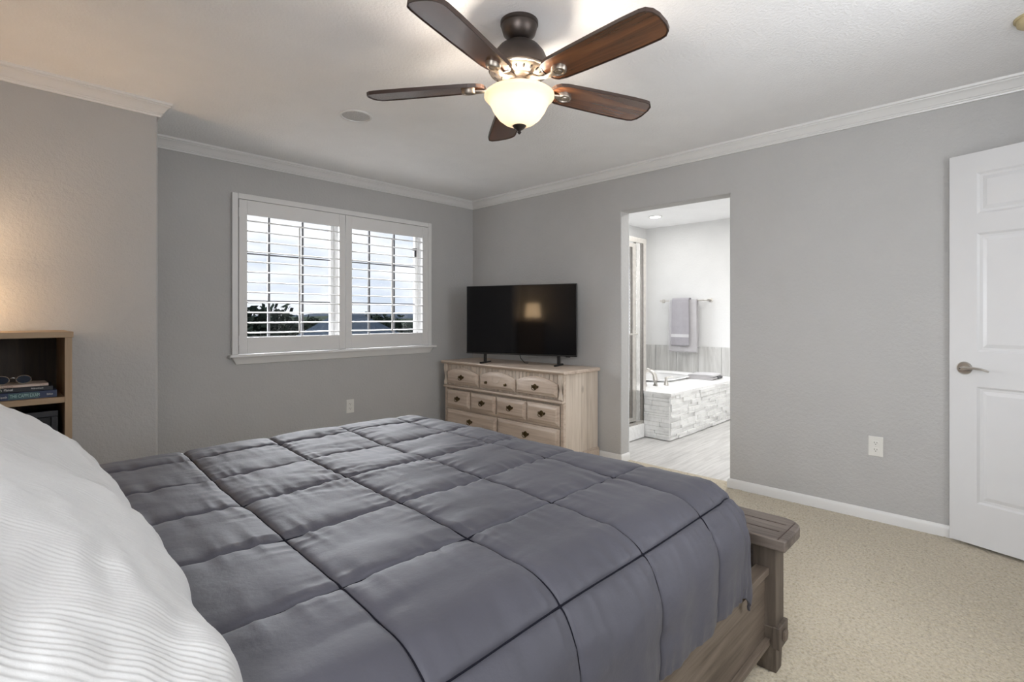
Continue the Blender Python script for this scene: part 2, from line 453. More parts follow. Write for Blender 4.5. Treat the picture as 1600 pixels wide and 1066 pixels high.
# crown moulding swept round the room (profile: distance from wall, height)
prof = [(0, 2.338), (.010, 2.338), (.012, 2.346), (.017, 2.349), (.017, 2.356), (.022, 2.358), (.028, 2.368), (.037, 2.382), (.046, 2.391), (.050, 2.393), (.050, 2.400), (.057, 2.402), (.060, 2.408), (.060, 2.415), (0, 2.415)]
def sweep(path, prof, closed_ends=True):
    """path: list of (x, y); room interior to the left of travel"""
    mb = MB(); n = len(path); k = len(prof); vs = []
    for i, p in enumerate(path):
        p = Vector(p); d0 = (p - Vector(path[i - 1])).normalized() if i else None
        d1 = (Vector(path[i + 1]) - p).normalized() if i < n - 1 else None
        if d0 is None: d0 = d1
        if d1 is None: d1 = d0
        n0 = Vector((-d0.y, d0.x)); n1 = Vector((-d1.y, d1.x)); mvec = (n0 + n1); mvec = mvec / (mvec.dot(n0))
        for a, z in prof: vs.append((p.x + mvec.x * a, p.y + mvec.y * a, z))
    fs = []
    for i in range(n - 1):
        for j in range(k):
            j2 = (j + 1) % k
            fs.append((i * k + j, i * k + j2, (i + 1) * k + j2, (i + 1) * k + j))
    fs.append(tuple(range(k))); fs.append(tuple((n - 1) * k + j for j in range(k - 1, -1, -1)))
    return mb.add(vs, fs)
struct(sweep([(XR, YN), (XR, YF), (XC, YF), (XC, YB), (XH, YB)], prof).build('trim_1', M['trim'], smooth=30))
bprof = [(0, 0), (.013, 0), (.013, .045), (.010, .056), (.004, .064), (0, .064)]
struct(sweep([(XR, YN), (XR, DY0), (XR + .12, DY0)], bprof).build('baseboard_right', M['trim'], smooth=30))
struct(sweep([(XR + .12, DY1), (XR, DY1), (XR, YF), (XC, YF), (XC, YB), (XH, YB)], bprof).build('baseboard_far', M['trim'], smooth=30))

# ------------------------------------------------------------------ bedroom window
win = structure_root('window_1', (0, YF, 0))
mb = MB()   # casing ring standing 2.5 cm proud of the wall
cx0, cx1, cz0, cz1 = 1.285, 3.097, .917, 2.115
mb.box(cx0, cx0 + .042, -.028, .0, cz0, cz1); mb.box(cx1 - .042, cx1, -.028, .0, cz0, cz1)
mb.box(cx0 + .042, cx1 - .042, -.028, .0, cz1 - .042, cz1)
mb.build('window_casing', M['trim'], win, bevel=.004)
mb = MB(); mb.box(1.262, 3.135, -.062, .2, .897, .917); mb.build('window_sill', M['trim'], win, bevel=.005)
mb = MB()
mb.hexa([(1.315, -.012, .842), (3.087, -.012, .842), (3.087, 0, .842), (1.315, 0, .842)], [(1.283, -.034, .897), (3.112, -.034, .897), (3.112, 0, .897), (1.283, 0, .897)])
mb.build('window_apron', M['trim'], win, bevel=.004)
mb = MB()   # reveal lining and fixed frame
for a, b in ((WX0, WX0 + .012), (WX1 - .012, WX1)): mb.box(a, b, .0, .2, WZ0, WZ1)
mb.box(WX0, WX1, 0, .2, WZ1 - .012, WZ1)
mb.box(2.155, 2.24, .10, .19, WZ0, WZ1)
mb.build('window_jamb', M['trim'], win, bevel=.002)
for (a, b) in ((WX0 + .012, 2.155), (2.24, WX1 - .012)):
    mb = MB(); mb.box(a, a + .035, .13, .17, WZ0, WZ1 - .012); mb.box(b - .03, b, .13, .17, WZ0, WZ1 - .012)
    mb.box(a, b, .13, .17, WZ0, WZ0 + .04); mb.box(a, b, .13, .17, WZ1 - .052, WZ1 - .012)
    s = mb.build('window_sash', M['trim'], win, bevel=.003)
    mb = MB(); mb.box(a + .03, b - .03, .148, .152, WZ0 + .03, WZ1 - .04); mb.build('window_pane', M['glass'], s)
    mb = MB()
    for k in (1, 2):
        x = a + (b - a) * k / 3; mb.box(x - .009, x + .009, .141, .159, WZ0 + .03, WZ1 - .04)
    for z in (1.322, 1.69): mb.box(a + .03, b - .03, .1415, .1585, z - .0045, z + .0045)
    mb.build('window_grid', M['muntin'], s)
mb = MB(); mb.box(3.000, 3.014, .112, .13, 1.79, 1.87); mb.box(2.972, 3.012, .10, .118, 1.85, 1.872)
mb.build('window_latch', M['black_slot'], win)

# plantation shutters, one panel each
def shutter(label, x0, x1, ox0, ox1, rodx, first=None):
    z0, z1, oz0, oz1 = .922, 2.070, 1.043, 1.962
    cx = (x0 + x1) / 2
    t = thing('plantation_shutter', label, 'window shutter', (cx, YF - .004, z0), 0, 'white shutter panels of the window')
    mb = MB()
    mb.box(x0 - cx, ox0 - cx, -.027, 0, 0, z1 - z0); mb.box(ox1 - cx, x1 - cx, -.027, 0, 0, z1 - z0)
    mb.box(ox0 - cx, ox1 - cx, -.0255, -.001, 0, oz0 - z0); mb.box(ox0 - cx, ox1 - cx, -.0255, -.001, oz1 - z0, z1 - z0)
    mb.build('shutter_frame', M['shutter'], t, bevel=.003)
    n = 12; p = (oz1 - oz0) / n
    el = [(math.cos(a) * .031, math.sin(a) * .0052) for a in [2 * math.pi * i / 16 for i in range(16)]]
    for i in range(n):
        lv = MB().prism([(y, z) for y, z in el], ox0 - cx + .001, ox1 - cx - .001, 'x').build('louver', M['shutter'], t, smooth=50)
        lv.location = (0, -.0135, oz0 - z0 + p * (i + .42)); lv.rotation_euler = (R(3), 0, 0)
    MB().box(rodx - cx - .006, rodx - cx + .006, -.056, -.045, oz0 - z0 + .02, oz1 - z0 - .055).build('tilt_rod', M['shutter'], t, bevel=.003)
    for z in (.10, 1.05):
        hx = (x0 if x0 < 1.6 else x1) - cx
        MB().box(hx - .004, hx + .004, -.032, -.024, z - .035, z + .035).build('shutter_hinge', M['shutter'], t)
    return t
shutter('white louvered shutter panel, left half of the window nearer the projecting wall', 1.331, 2.176, 1.388, 2.124, 1.771)
shutter('white louvered shutter panel, right half of the window nearer the television', 2.182, 3.051, 2.240, 2.985, 2.627)

# ------------------------------------------------------------------ view outside
struct(MB().box(-60, 260, 6, 400, -4.2, -4.0).build('ground', M['lawn']))
def hill(name, y, x0, x1, base, amp, sd, m):
    mb = MB(); n = 120; vs = []; 
    for i in range(n + 1):
        x = x0 + (x1 - x0) * i / n
        h = base + amp * (noise.noise(Vector((x * .03 + sd, sd, 0))) + .4 * noise.noise(Vector((x * .15, sd, 2))))
        for dy, hz in ((-30, -4.0), (-12, -4 + (h + 4) * .75), (0, h), (20, -4.0)): vs.append((x, y + dy, hz))
    fs = [(i * 4 + j, (i + 1) * 4 + j, (i + 1) * 4 + j + 1, i * 4 + j + 1) for i in range(n) for j in range(3)]
    return struct(mb.add(vs, fs).build(name, m, smooth=180))
hill('hills', 200, 0, 260, 2.4, 2.2, 3.1, M['hill'])
hill('hills.001', 110, -10, 150, .9, 1.1, 9.7, M['lawn'])
def tree(label, x, y, top, rad, seed):
    rnd = random.Random(seed); t = thing('tree', label, 'tree', (x, y, -4.0), 0, 'trees beyond the window')
    h = top + 4.0
    MB().tube([(0, 0, 0), (.1, 0, h * .4), (0, .1, h * .75)], [.22, .16, .08], 8).build('trunk', M['bark'], t, smooth=60)
    mb = MB()
    for k in range(900):
        u = rnd.uniform(-1, 1); a = rnd.uniform(0, 6.283); s = math.sqrt(1 - u * u); q = rnd.uniform(.55, 1.05)
        c = Vector((math.cos(a) * s * rad * q, math.sin(a) * s * rad * q, h - rad * 1.0 + u * rad * q * .95))
        c += Vector((noise.noise(c * .9), noise.noise(c * .9 + Vector((5, 5, 5))), noise.noise(c * .9 + Vector((9, 1, 3))))) * rad * .35
        e1 = Vector((rnd.gauss(0, 1), rnd.gauss(0, 1), rnd.gauss(0, 1))).normalized(); e2 = e1.orthogonal().normalized()
        l = rad * rnd.uniform(.10, .2)
        mb.add([c - e1 * l, c - e2 * l * .5, c + e1 * l, c + e2 * l * .5], [(0, 1, 2, 3)])
    mb.build('foliage', M['leaf'], t)
tree('round dark tree rising above the hills, seen through the left shutter', 14.6, 40, 2.1, 2.6, 1)
tree('bushy dark tree beside the tilt rod, low in the left shutter', 20.5, 46, 1.2, 2.4, 2)
tree('dark tree next to the blue grey roof in the right shutter', 25.0, 42, 1.55, 2.0, 3)
tree('dark tree in the middle of the right shutter view', 28.8, 45, 1.35, 2.2, 4)
tree('dark tree at the right edge of the right shutter view', 34.2, 46, 1.25, 2.3, 5)
hs = thing('neighbour_house', 'neighbouring house with a blue grey shingled roof seen through the right shutter', 'house', (14.2, 25.5, -4.0))
MB().box(-2.2, 1.6, -3, 3, 0, 4.0).build('house_wall', M['siding'], hs)
mb = MB(); mb.add([(-2.6, -3.4, 3.7), (2.0, -3.4, 3.7), (2.0, 3.4, 3.7), (-2.6, 3.4, 3.7), (-1.3, 0, 5.3), (.35, 0, 5.3)], [(0, 1, 5, 4), (1, 2, 5), (2, 3, 4, 5), (3, 0, 4), (3, 2, 1, 0)])
mb.build('house_roof', M['roof'], hs)

# ------------------------------------------------------------------ bedroom door
ddx, ddy = -.303, -.953
dr = structure_root('door_1', (3.605, .237, 0), math.atan2(ddy, ddx))   # local x runs from the free edge to the hinge; local +y faces the wall
DW, DT, DZ0, DZ1 = .76, .035, .018, 2.046
# right-handed local frame: x along the leaf, y = rot +90 -> points (0.953,-0.303) towards the wall
pcols = [(.115, .335), (.425, .645)]
prows = [(.236, .838), (1.017, 1.628), (1.727, 1.940)]
mb = MB()
xs = sorted({0, DW, *[a for c in pcols for a in c]}); zs = sorted({DZ0, DZ1, *[a for c in prows for a in c]})
for i in range(len(xs) - 1):
    for j in range(len(zs) - 1):
        ispanel = any(abs(xs[i] - c[0]) < 1e-6 for c in pcols) and any(abs(zs[j] - c[0]) < 1e-6 for c in prows)
        x0, x1, z0, z1 = xs[i], xs[i + 1], zs[j], zs[j + 1]
        for face, sgn in ((0, 1), (DT, -1)):
            if not ispanel:
                mb.add([(x0, face, z0), (x1, face, z0), (x1, face, z1), (x0, face, z1)], [(0, 1, 2, 3)])
            else:
                rings = [(0, 0), (.010, .007), (.022, .008), (.040, .002)]
                vs = []
                for ins, dep in rings:
                    vs += [(x0 + ins, face + sgn * dep, z0 + ins), (x1 - ins, face + sgn * dep, z0 + ins), (x1 - ins, face + sgn * dep, z1 - ins), (x0 + ins, face + sgn * dep, z1 - ins)]
                fs = [(r * 4 + k, r * 4 + (k + 1) % 4, (r + 1) * 4 + (k + 1) % 4, (r + 1) * 4 + k) for r in range(3) for k in range(4)] + [(12, 13, 14, 15)]
                mb.add(vs, fs)
mb.add([(0, 0, DZ0), (DW, 0, DZ0), (DW, DT, DZ0), (0, DT, DZ0), (0, 0, DZ1), (DW, 0, DZ1), (DW, DT, DZ1), (0, DT, DZ1)], [(0, 3, 2, 1), (4, 5, 6, 7), (0, 4, 7, 3), (1, 2, 6, 5)])
leaf = mb.build('door_leaf', M['door'], dr)
hd = MB().lathe([(.0001, 0), (.033, 0), (.033, -.006), (.028, -.011), (.0001, -.011)], 32, (.065, 0, .93), 'y').lathe([(.011, -.01), (.011, -.045)], 16, (.065, 0, .93), 'y')
hd = hd.build('door_handle', M['nickel'], dr, smooth=35)
path = [(.062, -.046, .93), (.09, -.048, .932), (.12, -.048, .935), (.15, -.047, .932), (.178, -.044, .922)]
MB().tube(path, [.010, .0085, .0075, .007, .005], 10, .8).build('handle_lever', M['nickel'], hd, smooth=50)
MB().lathe([(.004, -.046), (.004, -.058), (.0001, -.058)], 12, (.065, 0, .93), 'y').build('lock_button', M['chrome'], hd, smooth=40)

# ------------------------------------------------------------------ outlets
def outlet(label, loc, rz):
    t = thing('electrical_outlet', label, 'outlet', loc, rz, 'wall outlets')
    MB().box(-.036, .036, -.006, 0, -.058, .058).build('cover_plate', M['plate'], t, bevel=.004, bseg=3)
    for dz in (.020, -.020):
        pts = [(math.cos(a) * .0165, dz + max(-.0125, min(.0125, math.sin(a) * .0165))) for a in [2 * math.pi * i / 24 for i in range(24)]]
        s = MB().prism(pts, -.0085, -.004, 'y').build('receptacle', M['plate'], t)
        for x, zz, h in ((-.006, .003, .008), (.006, .003, .007)):
            MB().box(x - .0012, x + .0012, -.0091, -.008, dz + zz - h / 2, dz + zz + h / 2).build('socket_slot', M['slot'], s)
        MB().lathe([(.0001, -.0091), (.0026, -.0091), (.0026, -.008)], 10, (0, 0, dz - .007), 'y').build('ground_hole', M['slot'], s)
    MB().lathe([(.0001, -.0078), (.0028, -.0075), (.0028, -.005)], 10, (0, 0, 0), 'y').build('cover_screw', M['nickel'], t)
outlet('ivory double outlet low on the right wall between doorway and open door', (XR, .571, .437), R(-90))
outlet('ivory double outlet low on the window wall below the shutters', (2.237, YF, .420), 0)

# ------------------------------------------------------------------ ceiling fittings
t = thing('ceiling_speaker', 'round grey speaker grille set flush in the ceiling left of the fan', 'ceiling speaker', (1.582, 2.847, HC))
MB().lathe([(.094, 0), (.094, -.006), (.084, -.008), (.082, -.001)], 48).build('trim_ring', M['trim'], t, smooth=40)
MB().lathe([(.0001, -.006), (.05, -.0055), (.083, -.002), (.083, 0)], 48).build('speaker_grille', M['speaker_grille'], t, smooth=40)
t = thing('smoke_detector', 'yellowed round smoke detector on the ceiling at the right edge', 'smoke detector', (2.968, -.075, HC))
MB().lathe([(.07, 0), (.07, -.008), (.0001, -.008)], 40).build('mounting_base', M['aged'], t, smooth=40)
MB().lathe([(.062, -.008), (.060, -.028), (.045, -.038), (.0001, -.04)], 40).build('detector_body', M['aged'], t, smooth=40)

# ------------------------------------------------------------------ ceiling fan
FX, FY = 1.55, 1.46
fan = thing('ceiling_fan', 'dark bronze ceiling fan with five walnut blades and a lit frosted bowl', 'ceiling fan', (FX, FY, 0))
MB().lathe([(.0001, HC), (.078, HC), (.078, 2.402), (.074, 2.398), (.074, 2.392), (.066, 2.365), (.045, 2.343), (.030, 2.335), (.030, 2.345), (.0001, 2.345)], 40).build('canopy', M['bronze'], fan, smooth=35)
MB().lathe([(.0001, 2.36), (.013, 2.36), (.013, 2.29), (.0001, 2.29)], 20).build('downrod', M['bronze'], fan, smooth=40)
MB().lathe([(.0001, 2.336), (.03, 2.335), (.058, 2.325), (.084, 2.307), (.104, 2.282), (.110, 2.268), (.113, 2.262), (.120, 2.246), (.126, 2.224), (.127, 2.213), (.120, 2.207), (.0001, 2.207)], 48).build('motor_housing', M['bronze'], fan, smooth=35)
band = MB().lathe([(.0001, 2.210), (.1235, 2.210), (.122, 2.205), (.116, 2.204), (.112, 2.200), (.082, 2.183), (.076, 2.183), (.072, 2.178), (.05, 2.174), (.0001, 2.174)], 48).build('vent_band', M['pewter'], fan, smooth=35)
for k in range(20):
    a = 2 * math.pi * k / 20
    s = MB().ball((0, 0, 0), 1, 10, 6).build('vent_slot', M['black_slot'], band, smooth=180)
    s.location = (.097 * math.cos(a), .097 * math.sin(a), 2.1915); s.rotation_euler = (0, R(-30), a); s.scale = (.010, .0048, .003)
MB().lathe([(.0001, 2.19), (.040, 2.19), (.042, 2.18), (.042, 2.140), (.05, 2.135), (.05, 2.12), (.0001, 2.12)], 32).build('switch_housing', M['pewter'], fan, smooth=35)
bowlp = [(.040, 2.118), (.10, 2.124), (.134, 2.122), (.144, 2.114), (.145, 2.104), (.138, 2.096), (.127, 2.090), (.119, 2.072), (.106, 2.045), (.086, 2.018), (.062, 1.999), (.038, 1.988), (.018, 1.985)]
inner = [(r - .004 if r > .02 else r, z + .004) for r, z in reversed(bowlp[3:])]
bowl = MB().lathe(bowlp[2:] + inner[:-1] , 48, closed=True).build('light_bowl', M['bowl'], fan, smooth=40)
MB().lathe([(.0001, 1.992), (.028, 1.992), (.029, 1.987), (.020, 1.976), (.009, 1.969), (.006, 1.965), (.009, 1.961), (.004, 1.954), (.0001, 1.952)], 24).build('finial', M['bronze'], fan, smooth=40)
# blade: outline along local x, pitched
outl = []
prof_w = [(.150, .020), (.158, .038), (.175, .052), (.205, .060), (.30, .065), (.42, .069), (.54, .072), (.61, .071), (.632, .066), (.647, .048), (.655, .020)]
for r, hw in prof_w: outl.append((r, hw))
for r, hw in reversed(prof_w): outl.append((r, -hw))
PH = -92
for k in range(5):
    a = R(PH + 72 * k)
    bl = MB().prism(outl, 2.152, 2.1615, 'z')
    bl.v = [tuple(Matrix.Rotation(R(-12), 3, 'X') @ (Vector(p) - Vector((0, 0, 2.157))) + Vector((0, 0, 2.157))) for p in bl.v]
    b = bl.build('fan_blade', M['bladewood'], fan, bevel=.003); b.rotation_euler = (0, 0, a)
    ring = MB(); oo = [(r + (.0035 if r > .4 else -.0035) * (1 if abs(hw) < .06 else 0), hw + math.copysign(.0035, hw)) for r, hw in outl]; nn = len(outl)
    vs = [(p[0], p[1], z) for z in (2.1495, 2.164) for lst in (outl, oo) for p in lst]
    fs = []
    for i in range(nn):
        j = (i + 1) % nn
        fs += [(i, j, nn + j, nn + i), (2 * nn + i, 3 * nn + i, 3 * nn + j, 2 * nn + j), (nn + i, nn + j, 3 * nn + j, 3 * nn + i), (i, 2 * nn + i, 2 * nn + j, j)]
    ring.add(vs, fs)
    ring.v = [tuple(Matrix.Rotation(R(-12), 3, 'X') @ (Vector(p) - Vector((0, 0, 2.157))) + Vector((0, 0, 2.157))) for p in ring.v]
    ring.build('blade_rim', M['bladeedge'], b)
    arm = MB().tube([(.05, 0, 2.172), (.085, 0, 2.166), (.115, 0, 2.150), (.145, 0, 2.141), (.175, 0, 2.142), (.20, 0, 2.144)], [.011, .012, .011, .011, .014, .017], 10, .6)
    arm = arm.build('blade_iron', M['pewter'], fan, smooth=60); arm.rotation_euler = (0, 0, a)
    med = MB().lathe([(.0001, -.012), (.010, -.012), (.012, -.009), (.016, -.009), (.019, -.013), (.024, -.012), (.027, -.006), (.027, .006), (.0001, .006)], 28)
    mm = med.build('medallion', M['pewter'], arm, smooth=35); mm.location = (.215, 0, 2.147); mm.scale = (1.25, 1, 1); mm.rotation_euler = (R(-12), 0, 0)
for q in (-.05, .05): lamp('fan_light', 'POINT', (FX + q, FY - q * .3, 2.075), 5.2, (1.0, .87, .73), shadow_soft_size=.03)

# ------------------------------------------------------------------ dresser
dxf, dxb, dy0, dy1 = 3.175, 3.64, 2.515, 3.99
D = thing('dresser', 'whitewashed pine dresser with brass pulls in the corner below the television', 'dresser', (0, 0, 0))
mb = MB()
mb.box(dxf + .0305, dxb, dy0, dy0 + .022, .0, .742); mb.box(dxf + .0305, dxb, dy1 - .022, dy1, .0, .742)
mb.box(dxb - .014, dxb - .002, dy0 + .022, dy1 - .022, .05, .742); mb.box(dxf + .04, dxb - .014, dy0 + .022, dy1 - .022, .10, .12)
mb.box(dxf + .0305, dxf + .04, dy0 + .022, dy1 - .022, .10, .742)
mb.build('carcass', M['pine_z'], D, bevel=.002)
mb = MB()   # face frame
for y, wd in ((dy0, .03), (dy1 - .03, .03)): mb.box(dxf, dxf + .03, y, y + wd, .09, .742)
mb.box(dxf, dxf + .03, dy0 + .03, dy1 - .03, .312, .330); mb.box(dxf, dxf + .03, dy0 + .03, dy1 - .03, .09, .125)
mb.box(dxf, dxf + .03, dy0 + .03, dy1 - .03, .735, .742)
mb.build('face_frame', M['pine_y'], D, bevel=.002)
mb = MB(); pr = [(dxf - .035, .762), (dxf - .035, .755), (dxf - .028, .750), (dxf - .022, .742), (dxb, .742), (dxb, .770), (dxf - .030, .770)]
mb.prism(pr, dy0 - .028, dy1 + .03, 'y'); mb.build('dresser_top', M['pine_y'], D, bevel=.006, bseg=3)
mb = MB(); mb.box(dxf - .022, dxf + .03, dy0 - .004, dy1 + .004, .512, .534); mb.build('ledge_moulding', M['pine_y'], D, bevel=.008, bseg=3)
mb = MB().box(dxf - .016, dxb, dy0 - .016, dy1 + .016, 0, .088).box(dxf - .008, dxb, dy0 - .008, dy1 + .008, .088, .098)
mb.build('plinth', M['pine_y'], D)
mb = MB()   # beadboard strip behind the arched drawers
n = 34
for k in range(n):
    y = dy0 + .03 + (dy1 - dy0 - .06) * k / n; wd = (dy1 - dy0 - .06) / n
    mb.box(dxf + .010, dxf + .022, y + .0025, y + wd - .0025, .535, .742)
mb.build('beadboard', M['pine_z'], D, bevel=.002)
for y in (dy0 + .004, dy1 - .040):   # carved scroll brackets
    pts = [(dxf, .534), (dxf - .016, .540), (dxf - .020, .560), (dxf - .010, .590), (dxf - .006, .620), (dxf - .012, .648), (dxf - .020, .675), (dxf - .022, .705), (dxf - .016, .742), (dxf, .742)]
    MB().prism(pts, y, y + .036, 'y').build('scroll_bracket', M['pine_z'], D, bevel=.004)
def pull_mesh():
    o = [(-.038, .004), (-.040, .014), (-.032, .018), (-.024, .014), (-.016, .020), (-.008, .026), (0, .030), (.008, .026), (.016, .020), (.024, .014), (.032, .018), (.040, .014), (.038, .004), (.030, -.006), (.020, -.008), (.010, -.016), (0, -.022), (-.010, -.016), (-.020, -.008), (-.030, -.006)]
    mb = MB().prism(o, -.003, .0, 'x')
    for s in (-1, 1): mb.lathe([(.0001, -.014), (.005, -.014), (.004, -.003)], 10, (0, s * .024, .006), 'x')
    path = [(-.012, -.024, .006), (-.016, -.026, -.006), (-.018, -.016, -.018), (-.018, 0, -.021), (-.018, .016, -.018), (-.016, .026, -.006), (-.012, .024, .006)]
    return mb.tube(path, .0032, 8)
PULL = None
def add_pull(parent, x, y, z):
    global PULL
    if PULL is None:
        PULL = pull_mesh().build('drawer_pull', M['brass'], parent, bevel=.0012); PULL.location = (x, y, z); return PULL
    return copy_of(PULL, parent, (x, y, z))
def drawer(y0, y1, z0, z1, arch=0.0, pull=True, notch=False):
    """overlay drawer front with a wide bevel and raised field, front towards -x"""
    xf = dxf - .016; n = 14 if arch else 1
    def outline(ins):
        a0, a1, b0, b1 = y0 + ins, y1 - ins, z0 + ins, z1 - ins
        p = [(a0, b0), (a1, b0), (a1, b1)]
        for i in range(1, n):
            t = i / n; p.append((a1 + (a0 - a1) * t, b1 + arch * (1 - (2 * t - 1) ** 2)))
        p.append((a0, b1)); return p
    rings = [(dxf + .004, 0), (xf + .006, 0), (xf + .002, .006), (xf + .0015, .012), (xf - .002, .018), (xf - .008, .030)]
    vs = []; k = 0
    for x, ins in rings:
        o = outline(ins); k = len(o); vs += [(x, y, z) for y, z in o]
    fs = [(r * k + i, r * k + (i + 1) % k, (r + 1) * k + (i + 1) % k, (r + 1) * k + i) for r in range(len(rings) - 1) for i in range(k)]
    fs.append(tuple((len(rings) - 1) * k + i for i in range(k))); fs.append(tuple(range(k - 1, -1, -1)))
    d = MB().add(vs, fs).build('drawer', M['pine_y'], D, smooth=25)
    yc, zc = (y0 + y1) / 2, (z0 + z1) / 2
    if pull: add_pull(d, xf - .008, yc, zc + (.012 if arch else 0))
    if notch:
        zt = z1 + arch * .62 - .028
        pts = [(yc + .052 * math.cos(a), zt + .052 * math.sin(a)) for a in [math.pi + math.pi * i / 20 for i in range(21)]]
        pin = [(yc + .043 * math.cos(a), zt + .043 * math.sin(a)) for a in [2 * math.pi - math.pi * i / 20 for i in range(21)]]
        MB().prism(pts + pin, xf - .0115, xf - .004, 'x').build('carved_scallop', M['pine_z'], d, bevel=.0015)
        for s in (-1, 1):
            kb = MB().lathe([(.0001, -.022), (.007, -.021), (.011, -.017), (.010, -.012), (.004, -.009), (.005, -.004), (.013, -.003), (.013, 0)], 16, (0, 0, 0), 'x')
            kb = kb.build('drawer_knob', M['brass'], d, smooth=40); kb.location = (xf - .008, yc + s * .122, zc)
    return d
drawer(3.500, 3.945, .556, .660, .048)
drawer(3.032, 3.475, .556, .660, .048, False, True)
drawer(2.570, 3.015, .556, .660, .048)
for a, b in ((3.612, 3.945), (3.270, 3.600), (2.905, 3.258), (2.552, 2.893)): drawer(a, b, .332, .492)
for a, b in ((3.256, 3.945), (2.552, 3.244)): drawer(a, b, .128, .308)

# ------------------------------------------------------------------ television
tl, tr = Vector((3.192, 3.680, 0)), Vector((3.541, 2.672, 0))
tx = (tr - tl).normalized(); tw = (tr - tl).length
T = thing('television', 'black flat screen television with thin bezel standing on the pine dresser', 'television', ((tl.x + tr.x) / 2, (tl.y + tr.y) / 2, .770), math.atan2(tx.y, tx.x))
# local x runs to the viewer's right, local -y faces the room
hw = tw / 2 + .008; b0, b1 = .082, .713
MB().box(-hw, hw, 0, .022, b0, b1).box(-hw * .8, hw * .8, .022, .055, b0 + .01, b0 + .33).build('television_case', M['tvblack'], T, bevel=.004)
MB().box(-hw + .006, hw - .006, -.0012, .002, b0 + .014, b1 - .006).build('screen', M['screen'], T)
MB().box(-hw, hw, -.003, 0, b0, b0 + .012).build('bottom_bezel', M['tvblack'], T, bevel=.001)
MB().box(hw - .10, hw - .06, -.001, .012, b0 - .006, b0).build('infrared_sensor', M['tvblack'], T)
for x in (-.345, .375):
    mb = MB().box(x - .012, x + .012, -.004, .018, .012, b0 + .005)
    mb.box(x - .011, x + .011, -.085, .105, 0, .013)
    mb.build('stand_foot', M['tvblack'], T, bevel=.002)
MB().tube([(-.01, .03, b0 + .02), (0, .04, .05), (.03, .06, .01), (.05, .09, .006)], .0035, 8).build('power_cable', M['tvblack'], T, smooth=60)

# ------------------------------------------------------------------ bed
B = thing('bed', 'weathered grey brown wooden bed with a low plank topped footboard', 'bed', (0, 0, 0))
def rail(y0, y1, out):
    mb = MB().box(-.38, 1.845, min(y0, y1), max(y0, y1), .105, .348)
    r = mb.build('side_rail', M['slate_wood_x'], B, bevel=.002)
    c = y1 if out < 0 else y1
    MB().box(-.38, 1.838, y0 - .014 if out < 0 else y0 - .03, y0 + .03 if out < 0 else y0 + .014, .335, .358).build('rail_cap', M['slate_wood_x'], B, bevel=.002)
    MB().box(-.38, 1.838, y0 - .018 if out < 0 else y0, y0 if out < 0 else y0 + .018, .100, .122).build('rail_moulding', M['slate_wood_x'], B, bevel=.002)
rail(.596, .622, -1); rail(2.284, 2.258, 1)
for yc, s in ((.598, 1), (2.282, -1)):
    ya, yb = (yc - .038, yc + .038)
    MB().box(1.838, 1.916, ya, yb, .16, .425).build('post', M['slate_wood_z'], B, bevel=.003)
    MB().hexa([(1.858, ya + .006, 0), (1.912, ya + .006, 0), (1.912, yb - .006, 0), (1.858, yb - .006, 0)], [(1.832, ya, .165), (1.916, ya, .165), (1.916, yb, .165), (1.832, yb, .165)]).build('leg', M['slate_wood_z'], B, bevel=.003)
    yo = ya if s > 0 else yb
    bk = MB().box(1.832, 1.922, yo - .012, yo + .012, .095, .168).build('post_block', M['slate_wood_z'], B, bevel=.003)
    MB().box(1.862, 1.894, yo - .018 * s - .003, yo - .018 * s + .006, .118, .146).build('inlay_square', M['slate_wood_x'], bk, bevel=.002)
MB().box(1.862, 1.892, .63, 2.25, .13, .43).build('footboard_panel', M['slate_wood_y'], B, bevel=.002)
# plank top with clipped, rounded outer corners
def plank_top(z0, z1, ins):
    xa, xb, ya, yb = 1.810 + ins, 2.035 - ins, .524 + ins, 2.356 - ins
    o = [(xa, ya)]
    for (cx, cy, a0) in ((xb - .075, ya + .075, -90), (xb - .075, yb - .075, 0)):
        for i in range(9): a = R(a0 + 90 * i / 8); o.append((cx + .075 * math.cos(a), cy + .075 * math.sin(a)))
    o.append((xa, yb)); return MB().prism(o, z0, z1)
plank_top(.432, .470, 0).build('foot_ledge', M['slate_wood_y'], B, bevel=.006, bseg=3)
mb = MB()
for x in (1.885, 1.960): mb.box(x - .0022, x + .0022, .565, 2.315, .4694, .4708)
for y in (.548, 2.332): mb.box(1.815, 2.00, y - .0015, y + .0015, .4694, .4708)
mb.build('ledge_groove', M['bladeedge'], B)
MB().box(1.850, 1.905, .60, 2.28, .405, .433).build('ledge_moulding', M['slate_wood_y'], B, bevel=.006)
MB().box(-.44, -.385, .56, 2.32, .10, 1.20).build('headboard', M['slate_wood_y'], B, bevel=.004)
tag(MB().box(-.38, 1.66, .70, 2.18, .30, .645).build('mattress', M['mattress'], None, bevel=.06, bseg=4), 'mattress hidden under the grey comforter on the wooden bed', 'mattress')

# comforter: box quilted sheet draped over the mattress
CX1, CY0, CY1, CR, CZ = 1.50, .715, 2.165, .15, .688
def cloth_base(u, v):
    eu = max(0, u - CX1); ev = (v - CY0) if v < CY0 else (v - CY1 if v > CY1 else 0)
    pu, pv = min(u, CX1), min(max(v, CY0), CY1)
    s = (abs(eu) ** 3 + abs(ev) ** 3) ** (1 / 3)
    if s < 1e-9: return Vector((pu, pv, CZ)), 0, 0
    l = math.hypot(eu, ev); d = Vector((eu / l, ev / l, 0))
    ru = 1.0 + .35 * (eu / l) ** 2
    r = CR * ru
    th = s / r
    if th < math.pi / 2: h, dz = r * math.sin(th), r * (1 - math.cos(th))
    else: h, dz = r, r + (s - r * math.pi / 2)
    return Vector((pu + d.x * h, pv + d.y * h, CZ - dz)), s, math.atan2(abs(ev), eu)
SU0, SUP, SV0, SVP = .468, .305, .895, .293
